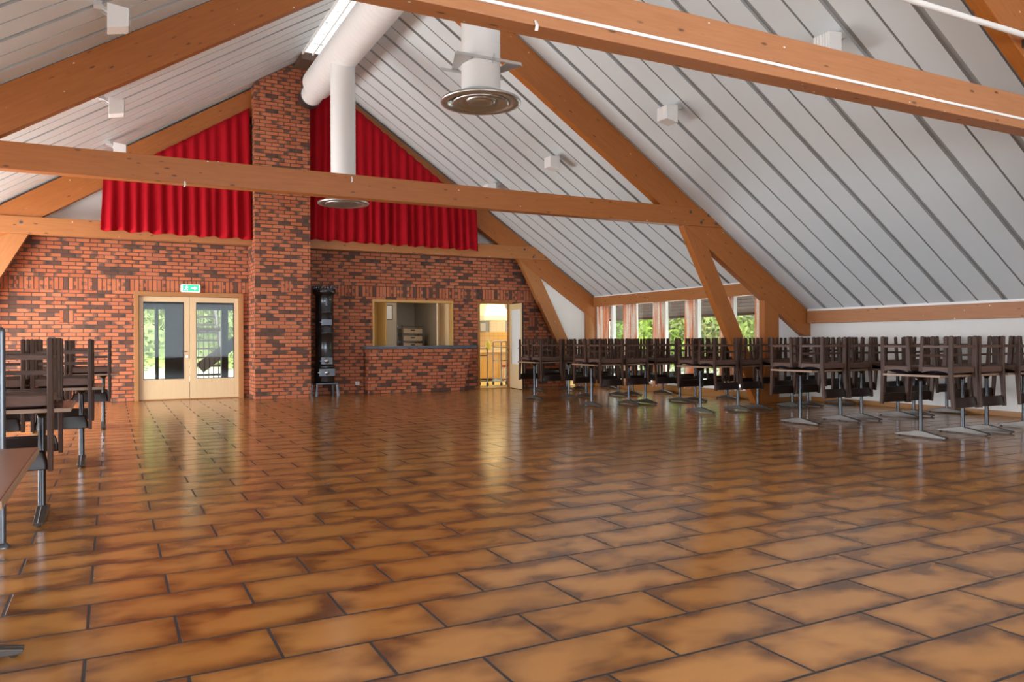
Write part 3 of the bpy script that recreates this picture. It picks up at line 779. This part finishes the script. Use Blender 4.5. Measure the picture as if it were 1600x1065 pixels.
# ------------------------------------------------------------------ dark wooden chair, modelled upright (front = -y)
def make_chair():
    t = thing('wooden_chair', 'x', 'chair')
    W2, H = .232, .855
    for sx in (-1, 1):
        x = sx*W2
        l = MB(); l.bar((x,.215,.006),(x,.205,.43), .034, .046, (0,1,0), .005, .036, .056); l.bar((x,.205,.43),(x,.232,H), .036, .056, (0,1,0), .005, .030, .042)
        o = part(l, 'leg', M['chair_wood'], t)
        q = MB().box(x-.009,x+.009,.206,.224,0,.007).build('glide', M['black'], o); KIDS.setdefault(o.name, []).append(q)
        l = MB(); l.bar((x,-.138,.006),(x,-.163,.425), .032, .040, (0,1,0), .005, .034, .05)
        o = part(l, 'leg', M['chair_wood'], t)
        q = MB().box(x-.009,x+.009,-.147,-.129,0,.007).build('glide', M['black'], o); KIDS.setdefault(o.name, []).append(q)
        # side rail, upper edge dipped in the middle
        n = 12; pl_ = [(-.145+.33*i/n, .372) for i in range(n+1)]
        pl_ += [(.185-.33*i/n, .440-.026*(1-((2*i/n-1)**2))) for i in range(n+1)]
        part(MB().prism(pl_, x-.011, x+.011, 'x'), 'side_rail', M['chair_rail'], t)
        part(MB().bar((x,-.135,.128),(x,.20,.128), .020, .028), 'side_stretcher', M['chair_rail'], t)
    part(MB().box(-.218,.218,-.174,-.152,.372,.432), 'front_rail', M['chair_rail'], t, .003)
    part(MB().box(-.218,.218,.188,.212,.372,.438), 'back_rail', M['chair_rail'], t, .003)
    part(MB().bar((-.218,.210,.128),(.218,.210,.128), .020, .028), 'stretcher', M['chair_rail'], t)
    part(MB().bar((-.218,-.148,.240),(.218,-.148,.240), .020, .028), 'stretcher', M['chair_rail'], t)
    # cushion with a soft crown
    rows = []
    N = 14
    for j in range(N+1):
        v = -1+2*j/N; r = []
        for i in range(N+1):
            u = -1+2*i/N
            k = max(0, (1-u**4))*max(0, (1-v**4))
            r.append((u*.216, .018+v*.166, .405+.055*k**.35 if k > 0 else .405))
        rows.append(r)
    c = MB().grid(rows); c.box(-.214,.214,-.146,.182,.385,.406)
    part(c, 'seat_cushion', M['cushion'], t)
    # bent plywood backrest between the rear legs
    N = 16; fr, bk = [], []
    rows = []
    def yb(u, z): return .222+.030*(1-u*u)+(z-.72)*.12
    for z, k in ((.722,.84),(.735,.90),(.80,.985),(.836,1.0),(.842,.99)):
        rows.append([(u*.222*k, yb(u, z), z) for u in [-1+2*i/N for i in range(N+1)]])
    mb = MB().grid(rows)
    o = part(mb, 'backrest', M['chair_back'], t)
    s_ = o.modifiers.new('thickness', 'SOLIDIFY'); s_.thickness = .012; s_.offset = 0
    return t

table0 = make_table(); chair0 = make_chair()
used = {'t': False, 'c': False}
def put_table(x, y, label, group, rz=0):
    t = copy_tree(table0) if used['t'] else table0
    used['t'] = True
    t.location = (x, y, 0); t.rotation_euler = (0, 0, rz); t['label'] = label; t['group'] = group; return t
rc = random.Random(21)
def put_chair(x, y, back, label, group):
    """upturned on the table; back = -1: backrest hangs off the -y edge"""
    c = copy_tree(chair0) if used['c'] else chair0
    used['c'] = True
    # upside down: spin about the x axis, so local z -> -z, local y -> -y
    jz = rc.uniform(-.035, .035)
    base = Matrix.Rotation(PI+rc.uniform(-.007,.007), 4, 'X')                      # local +y (back) -> -y
    m = Matrix.Translation((x, y, TH+.4625)) @ Matrix.Rotation((0 if back < 0 else PI)+jz, 4, 'Z') @ base
    c.matrix_world = m
    c.location = m.to_translation(); c.rotation_euler = m.to_euler()
    c['label'] = label; c['group'] = group; return c

ROWS = [  # y, [table centres], name of the row
    (16.10, [9.44, 10.66], 'first row off the brick wall'),
    (13.85, [8.12, 9.38, 10.62-.03], 'second row off the brick wall'),
    (11.86, [8.21, 9.43, 10.645], 'third row off the brick wall'),
    (9.93, [9.09, 10.38, 11.60], 'row before the slanting strut'),
    (7.87, [9.13, 10.42, 11.63], 'row beside the white wall'),
    (6.05, [9.165, 10.50], 'frontmost window-side row'),
]
for (y, xs, rn) in ROWS:
    nm = ['hall-end', 'middle', 'wall-end'] if len(xs) == 3 else ['hall-end', 'wall-end']
    for x, tn in zip(xs, nm):
        put_table(x, y, 'dark laminate pedestal table under upturned chairs, %s one in %s' % (tn, rn), 'pedestal tables on the window side')
        for back, sd in ((-1, 'camera'), (1, 'brick-wall')):
            for dx, en in ((-.268, 'outer'), (.268, 'wall-facing')):
                put_chair(x+dx+rc.uniform(-.012,.012), y+back*.232, back,
                    'upturned chair, %s edge, %s half, of %s table in %s' % (sd, en, tn, rn), 'upturned chairs on window-side tables')
for (y, x, rn) in [(6.20, -.845, 'second from the camera'), (8.80, -.685, 'third from the camera'), (12.40, -.525, 'farthest from the camera')]:
    put_table(x, y, 'dark laminate pedestal table under upturned chairs by the double-door wall, %s' % rn, 'pedestal tables on the double-door side')
    for back, sd in ((-1, 'camera'), (1, 'brick-wall')):
        for dx, en in ((-.268, 'wall-facing'), (.268, 'hall-facing')):
            put_chair(x+dx+rc.uniform(-.012,.012), y+back*.232, back,
                'upturned chair, %s edge, %s half, double-door-side table %s' % (sd, en, rn), 'upturned chairs on double-door-side tables')
# the bare table nearest the camera, turned a quarter
put_table(-.640, 3.09, 'bare dark table without chairs, its edge band worn pale, closest to the camera', 'pedestal tables on the double-door side', PI/2)
bp = thing('metal_pole', 'dark round metal pole rising behind the bare closest table', 'pole', (-.578, 5.40, 0))
part(MB().lathe([(0,1.295),(.012,1.292),(.02,1.282),(.0225,1.265),(.0225,.02)], n=18), 'shaft', M['dark_steel'], bp)
part(MB().lathe([(.0225,.03),(.028,.025),(.045,.012),(.047,0)], n=28), 'foot_plate', M['dark_steel'], bp)

# ------------------------------------------------------------------ kitchen behind the open door
YK = 21.5
struct(MB().box(4.9, 12.3, YW+.25, YK+.2, -.12, -.002).build('floor_kitchen', M['yellow_floor']))
struct(MB().box(8.9, 12.3, YK, YK+.1, 0, 3.0).build('wall_kitchen', M['blue_wall']))
struct(MB().box(7.85, 7.93, YW+.25, YK+.1, 0, 3.0).build('wall_partition', M['beige_wall']))
struct(MB().box(12.2, 12.3, YW+.25, YK, 0, 3.0).build('wall_kitchen_side', M['white_wall']))
struct(MB().box(4.9, 12.3, YW+.25, YK+.1, 3.0, 3.06).build('ceiling_kitchen', M['white_wall']))
struct(MB().box(10.36, 10.92, YK-.02, YK, 1.35, 2.4).build('trim_3', M['pale_tile']))
struct(MB().box(9.4, 12.2, YK-.03, YK-.021, .9, 1.48).build('trim_4', M['kitchen_tile']))
hd = thing('cooker_hood', 'cream pyramid cooker hood over the kitchen stove, seen through the open door', 'cooker hood', (10.01, 20.6, 0))
z0 = 1.80
hv = MB(); hv.box(-.43,.43,-.40,.40,z0,z0+.15)
part(hv, 'rim', M['cream'], hd, .004)
hv = MB(); hv.add([(-.43,-.40,z0+.15),(.43,-.40,z0+.15),(.43,.40,z0+.15),(-.43,.40,z0+.15),(-.12,-.12,2.55),(.12,-.12,2.55),(.12,.12,2.55),(-.12,.12,2.55)],[(0,1,5,4),(1,2,6,5),(2,3,7,6),(3,0,4,7),(4,5,6,7)])
hv.box(-.12,.12,-.12,.12,2.55,3.0)
part(hv, 'canopy', M['cream'], hd)
kb = thing('kitchen_cupboard', 'ochre kitchen cupboard with pale worktop behind the trolley', 'cupboard', (0,0,0))
part(MB().box(9.75,11.9,20.75,YK-.031,.08,.86), 'body', M['ochre'], kb)
part(MB().box(9.70,11.92,20.68,YK-.031,.86,.92), 'worktop', M['worktop'], kb, .006)
part(MB().box(9.78,11.9,21.15,YK-.031,.92,1.02), 'upstand', M['worktop'], kb, .004)
for k in range(4): part(MB().box(9.80+k*.52,9.80+k*.52+.50,20.735,20.75,.12,.83), 'door', M['ochre'], kb, .003)
bo = thing('washing_up_bottle', 'yellow bottle on the kitchen worktop below the hood', 'bottle', (10.05, 20.92, .92))
part(MB().lathe([(0,0),(.075,0),(.085,.03),(.085,.20),(.05,.27),(.03,.29)], n=18), 'body', M['bottle'], bo)
part(MB().lathe([(.032,.285),(.032,.33),(0,.335)], n=12), 'cap', M['white_plastic'], bo)
def trolley(x0, x1, y0, y1, h, shelves, label, mat):
    t = thing('serving_trolley', label, 'trolley', ((x0+x1)/2, (y0+y1)/2, 0), 0, 'metal trolleys in the kitchen')
    a, b = (x1-x0)/2, (y1-y0)/2
    f = MB()
    for sy in (-1, 1):
        f.tube([(-a,sy*b,.10),(-a,sy*b,h-.04),(-a+.03,sy*b,h),(a-.03,sy*b,h),(a,sy*b,h-.04),(a,sy*b,.10)], .016, 8)
    for sx in (-1, 1): f.tube([(sx*a,-b,.13),(sx*a,b,.13)], .013, 8)
    part(f, 'frame', mat, t)
    for z in shelves: part(MB().box(-a+.005,a-.005,-b,b,z,z+.025), 'shelf', M['steel'], t, .004)
    for sx in (-1, 1):
        for sy in (-1, 1):
            part(MB().tube([(sx*a-.014,sy*b,.05),(sx*a+.014,sy*b,.05)], .05, 14).tube([(sx*a,sy*b,.05),(sx*a,sy*b,.12)], .014, 6), 'castor', M['black'], t)
trolley(9.25, 9.66, 18.45, 18.95, 1.19, (.15, .66, 1.02), 'tall metal trolley with castors in the kitchen doorway', M['steel'])
trolley(8.30, 8.84, 18.45, 18.95, 1.02, (.12, .80), 'low metal trolley half hidden by the door frame', M['steel'])
so_ = thing('stool', 'small stool with a red seat under the kitchen worktop', 'stool', (10.3, 20.2, 0))
part(MB().lathe([(0,.44),(.16,.44),(.17,.46),(.16,.49),(0,.50)], n=20), 'seat', M['red_seat'], so_)
for k in range(4):
    a = PI/4+k*PI/2
    part(MB().tube([(.12*math.cos(a),.12*math.sin(a),.44),(.17*math.cos(a),.17*math.sin(a),0)], .012, 8), 'leg', M['white_plastic'], so_)
wd = thing('paper_dispenser', 'white paper dispenser on the blue-grey kitchen wall', 'dispenser', (10.1, YK-.002, 1.62))
part(MB().box(-.09,.09,-.12,0,-.12,.12), 'housing', M['white_plastic'], wd, .015)

# room behind the serving hatch
YR = 21.3
struct(MB().box(4.9, 7.85, YR, YR+.1, 0, 3.0).build('wall_hatch_back', M['beige_wall']))
struct(MB().box(4.85, 4.95, YW+.25, YR, 0, 3.0).build('wall_hatch_side', M['beige_wall']))
struct(MB().box(5.0, 6.86, 20.0, 20.1, 0, 3.0).build('wall_hatch_near', M['beige_wall']))
pf = thing('picture_frame', 'small framed picture on the beige wall inside the hatch', 'picture', (6.79, 20.0, 1.98))
pf.location = (6.60, 19.998, 1.98)
fr = MB(); fr.box(-.14,.14,-.02,0,-.20,-.18); fr.box(-.14,.14,-.02,0,.18,.20); fr.box(-.14,-.12,-.02,0,-.18,.18); fr.box(.12,.14,-.02,0,-.18,.18)
part(fr, 'frame', M['dark_room'], pf)
part(MB().box(-.12,.12,-.010,-.004,-.18,.18), 'sheet', M['paper'], pf)
rk = thing('storage_rack', 'metal rack of tan crates behind the serving hatch', 'rack', (7.32, 20.2, 0))
f = MB()
for sx in (-1, 1):
    for sy in (-1, 1): f.box(sx*.31-.012,sx*.31+.012,sy*.22-.012,sy*.22+.012,0,1.66)
part(f, 'upright', M['steel'], rk)
for z in (.55, .80, 1.02, 1.215, 1.42, 1.62): part(MB().box(-.30,.30,-.22,.22,z-.012,z), 'shelf', M['steel'], rk)
for z, wd_ in ((1.02, 'lowest visible'), (1.215, 'middle'), (1.42, 'top')):
    cr = thing('crate', 'tan crate with a hand slot, %s one in the rack behind the hatch' % wd_, 'crate', (7.32, 20.2, z), 0, 'tan crates in the rack')
    b = MB(); b.box(-.27,.27,-.21,-.195,0,.13); b.box(-.27,.27,.195,.21,0,.13); b.box(-.27,-.255,-.195,.195,0,.13); b.box(.255,.27,-.195,.195,0,.13); b.box(-.255,.255,-.195,.195,0,.012)
    part(b, 'tray', M['box_tan'], cr)
    part(MB().box(-.06,.06,-.213,-.2095,.07,.10), 'hand_slot', M['black'], cr)

# ------------------------------------------------------------------ entrance lobby behind the double door
YV = 21.0
struct(MB().box(-1.5, 4.85, YW+.25, YV+.1, -.12, -.004).build('floor_lobby', M['dark_room']))
struct(MB().box(-1.6, -1.5, YW+.25, YV+.1, 0, 2.7).build('wall_lobby_side', M['dark_room']))
struct(MB().box(-1.5, 4.85, YW+.25, YV+.1, 2.6, 2.7).build('ceiling_lobby', M['dark_room']))
lv = MB()
for (a, b, z0_, z1_) in [(-1.5,.45,0,2.6),(.45,4.85,2.02,2.6),(.45,.66,0,2.02),(1.17,1.72,0,2.02),(.66,.94,0,.30),(1.72,3.4,0,.22),(2.50,2.66,.22,2.02),(3.4,4.85,0,2.02),(.94,1.17,0,.22)]:
    lv.box(a,b,YV,YV+.1,z0_,z1_)
struct(lv.build('wall_lobby_front', M['dark_room']))
ed = bpy.data.objects.new('door_3', None); COL.objects.link(ed); struct(ed)
el = MB(); el.box(.93,.975,20.3,YV-.01,0,2.1)
f = MB(); f.box(.94,1.0,YV-.62,YV-.02,.02,.40); f.box(.94,1.0,YV-.62,YV-.02,1.90,2.08); f.box(.94,1.0,YV-.62,YV-.54,.4,1.9); f.box(.94,1.0,YV-.10,YV-.02,.4,1.9)
part(f, 'leaf', M['dark_room'], ed)
part(MB().box(.965,.972,YV-.54,YV-.10,.4,1.9), 'pane', M['glass'], ed)
# open-tread stair outside the lobby
sr = thing('open_staircase', 'dark open-tread timber staircase seen through the double door', 'staircase', (0,0,0))
ty = 22.6
for k in range(8):
    part(MB().box(1.78,2.72,ty+k*.26,ty+k*.26+.24,.28+k*.235,.335+k*.235), 'tread', M['stair_wood'], sr)
for x in (1.75, 2.75):
    part(MB().bar((x,ty-.2,.12),(x,ty+2.2,2.26), .05, .22), 'stringer', M['stair_wood'], sr)
part(MB().bar((2.10,ty-.25,.50),(3.70,ty-.25,1.75), .08, .30), 'landing_beam', M['stair_wood'], sr)
rl = thing('stair_railing', 'dark vertical-bar railing before the open staircase', 'railing', (0, 22.2, 0))
for k in range(7): part(MB().box(1.80+k*.125,1.822+k*.125,-.012,.012,.02,2.3), 'bar', M['stair_wood'], rl)
for z in (.05, 1.50): part(MB().box(1.76,2.62,-.02,.02,z,z+.09), 'rail', M['stair_wood'], rl)
part(MB().box(2.62,2.78,-.08,.08,0,2.9), 'post', M['stair_wood'], rl)

# ------------------------------------------------------------------ outdoors
gm = MB(); rows = []
def gh(x, y):
    d1_ = max(0, x-18.5); d2_ = max(0, y-31)
    return -.16+.45*d1_+.42*d2_
for i in range(31):
    r = []
    for j in range(31):
        X = -14+i*2.2; Y = -8+j*2.2
        r.append((X, Y, gh(X, Y)))
    rows.append(r)
struct(gm.grid([rr[::-1] for rr in rows]).build('ground_outside', M['bank']))
struct(MB().box(11.56, 18.8, 4.0, 27.0, -.14, -.06).build('terrace', M['terrace']))
def foliage(seed, blobs, n, size, flat=.5):
    r = random.Random(seed); mb = MB()
    for k in range(n):
        c, rad = blobs[r.randrange(len(blobs))]
        while True:
            p = Vector((r.uniform(-1,1), r.uniform(-1,1), r.uniform(-1,1)))
            if p.length <= 1: break
        p = p.normalized()*(p.length**.5)
        q = Vector(c)+Vector((p.x*rad[0], p.y*rad[1], p.z*rad[2]))
        s = size*r.uniform(.6,1.3)
        a = Vector((r.gauss(0,1), r.gauss(0,1), r.gauss(0,1))).normalized(); b = a.orthogonal().normalized()
        b.rotate(Matrix.Rotation(r.uniform(0,2*PI), 3, a)); c2 = a.cross(b)
        mb.add([q-b*s, q+c2*s*.45, q+b*s, q-c2*s*.45], [(0,1,2,3)])
    return mb
def tree(x, y, h, mat, label, seed, n=2600, low=.6, spread=1.7, lean=0, bushy=False):
    z0_ = gh(x, y)-.05
    t = thing('shrub' if bushy else 'tree', label, 'shrub' if bushy else 'tree', (x, y, z0_), 0, 'trees and shrubs outside')
    r = random.Random(seed); tr = MB()
    tr.tube([(0,0,0),(.08+lean*.3,.05,h*.35),(.02+lean*.6,-.06,h*.7),(lean,0,h)], [.14,.11,.08,.03], 9)
    for k in range(5):
        zz = h*(.3+.12*k); a = r.uniform(0,2*PI)
        tr.tube([(.05,0,zz),(.05+.5*spread*math.cos(a),.5*spread*math.sin(a),zz+.5),(.05+.9*spread*math.cos(a),.9*spread*math.sin(a),zz+.8)], [.045,.03,.012], 6)
    part(tr, 'trunk', M['bark'], t)
    bl = [((r.uniform(-.6,.6)*spread, r.uniform(-.6,.6)*spread, low+(h-low)*k/7), (spread*r.uniform(.5,.9), spread*r.uniform(.5,.9), (h-low)/7*1.3)) for k in range(8) for _ in range(2)]
    part(foliage(seed+50, bl, n, .13), 'foliage', mat, t)
    return t
TR = [(20.5, 33.0, 7, 'leaf_mid', 'leafy tree outside the corner window by the brick wall'),
      (19.2, 27.5, 6.5, 'leaf_bright', 'bright green tree outside the third window from the corner'),
      (21.0, 26.0, 7, 'leaf_pale', 'pale tree behind the bright tree outside the side windows'),
      (19.0, 23.6, 6.2, 'leaf_bright', 'bright green tree with pale trunk outside, framed before the slanting strut'),
      (21.5, 22.6, 7, 'leaf_mid', 'mixed green tree outside, behind the slanting strut'),
      (19.6, 20.2, 6, 'leaf_pale', 'olive tree outside the window beside the truss post'),
      (19.8, 30.0, 6.5, 'leaf_pale', 'pale green tree outside the second window from the corner'),
      (18.5, 17.8, 5.5, 'leaf_mid', 'leafy tree outside, mostly hidden by the truss post')]
for i, (x, y, h_, mt, lb) in enumerate(TR): tree(x, y, h_, M[mt], lb, 100+i, 3000, .2, 1.9, .3*(-1)**i)
TL_ = [(.9, 33.5, 7, 'leaf_mid', 'bright green tree outside, seen through the double-door pane with the lever handle'),
       (3.0, 35.0, 7.5, 'leaf_mid', 'mixed green tree outside behind the open staircase'),
       (4.6, 33.0, 6.5, 'leaf_mid', 'bright green tree outside past the stair post'),
       (2.0, 37.5, 8, 'leaf_pale', 'pale tree outside between the two double-door trees')]
for i, (x, y, h_, mt, lb) in enumerate(TL_): tree(x, y, h_, M[mt], lb, 200+i, 2600, .3, 1.9, .2)

# ------------------------------------------------------------------ light
wd_ = bpy.data.worlds.new('sky'); SC.world = wd_; wd_.use_nodes = True
nt = wd_.node_tree; bg = nt.nodes['Background']
bg.inputs[0].default_value = (.78, .89, 1.0, 1); bg.inputs[1].default_value = 4.2
sun = bpy.data.lights.new('sun', 'SUN'); sun.energy = 10.5; sun.angle = .02; sun.color = (1, .95, .85)
so2 = bpy.data.objects.new('sun', sun); COL.objects.link(so2)
so2.rotation_euler = Vector((.47, .36, -.81)).to_track_quat('-Z', 'Y').to_euler()
def area(name, loc, d, sx, sy, e, col=(1,1,1)):
    l = bpy.data.lights.new(name, 'AREA'); l.shape = 'RECTANGLE'; l.size = sx; l.size_y = sy; l.energy = e; l.color = col
    o = bpy.data.objects.new(name, l); COL.objects.link(o); o.location = loc
    o.rotation_euler = Vector(d).to_track_quat('-Z', 'Y').to_euler(); return o
for i, (a, b) in enumerate(lw):
    area('daylight_side_window', (XL-.02, (a+b)/2, 1.08), (1, 0, .05), b-a, 1.2, 64, (.94, .975, 1))
for i, (a, b) in enumerate(bays):
    area('daylight_bay_window', (XV-.02, (a+b)/2, 1.15), (1, 0, .05), b-a, 1.9, 86, (.94, .975, 1))
area('rear_fill_light', (3.8, YB+.02, 1.75), (0, 1, 0), 8.6, 2.4, 125, (.96, .98, 1))  # added fill lamp behind the camera, no window known there
area('kitchen_lamp', (9.6, 19.6, 2.95), (0, 0, -1), 1.2, .5, 36, (1, .80, .45))
area('kitchen_lamp', (11.2, 20.0, 2.95), (0, 0, -1), 1.2, .5, 20, (1, .85, .55))
area('hatch_room_lamp', (6.5, 18.9, 2.95), (0, 0, -1), .6, .3, 8, (1, .90, .75))

# ------------------------------------------------------------------ camera
f_px, yaw, pitch, roll = 1204.51, .4788, -.0001, -.0045
cam = bpy.data.cameras.new('camera'); co = bpy.data.objects.new('camera', cam); COL.objects.link(co)
cam.sensor_fit = 'HORIZONTAL'; cam.sensor_width = 36; cam.lens = 36*f_px/1600; cam.clip_start = .05; cam.clip_end = 300
Fv = Vector((math.sin(yaw)*math.cos(pitch), math.cos(yaw)*math.cos(pitch), math.sin(pitch)))
R0 = Vector((math.cos(yaw), -math.sin(yaw), 0)); U0 = R0.cross(Fv)
Rv = R0*math.cos(roll)+U0*math.sin(roll); Uv = -R0*math.sin(roll)+U0*math.cos(roll)
mw = Matrix((Rv, Uv, -Fv)).transposed().to_4x4(); mw.translation = (0, 0, 1.2)
co.matrix_world = mw
SC.camera = co
v = SC.view_settings; v.view_transform = 'Standard'; v.look = 'None'; v.gamma = 1; v.use_curve_mapping = False; v.exposure = 1.08
cy = SC.cycles; cy.max_bounces = 8; cy.diffuse_bounces = 4; cy.glossy_bounces = 4; cy.transparent_max_bounces = 12; cy.sample_clamp_indirect = 4; cy.caustics_reflective = False; cy.caustics_refractive = False
cy.use_denoising = True
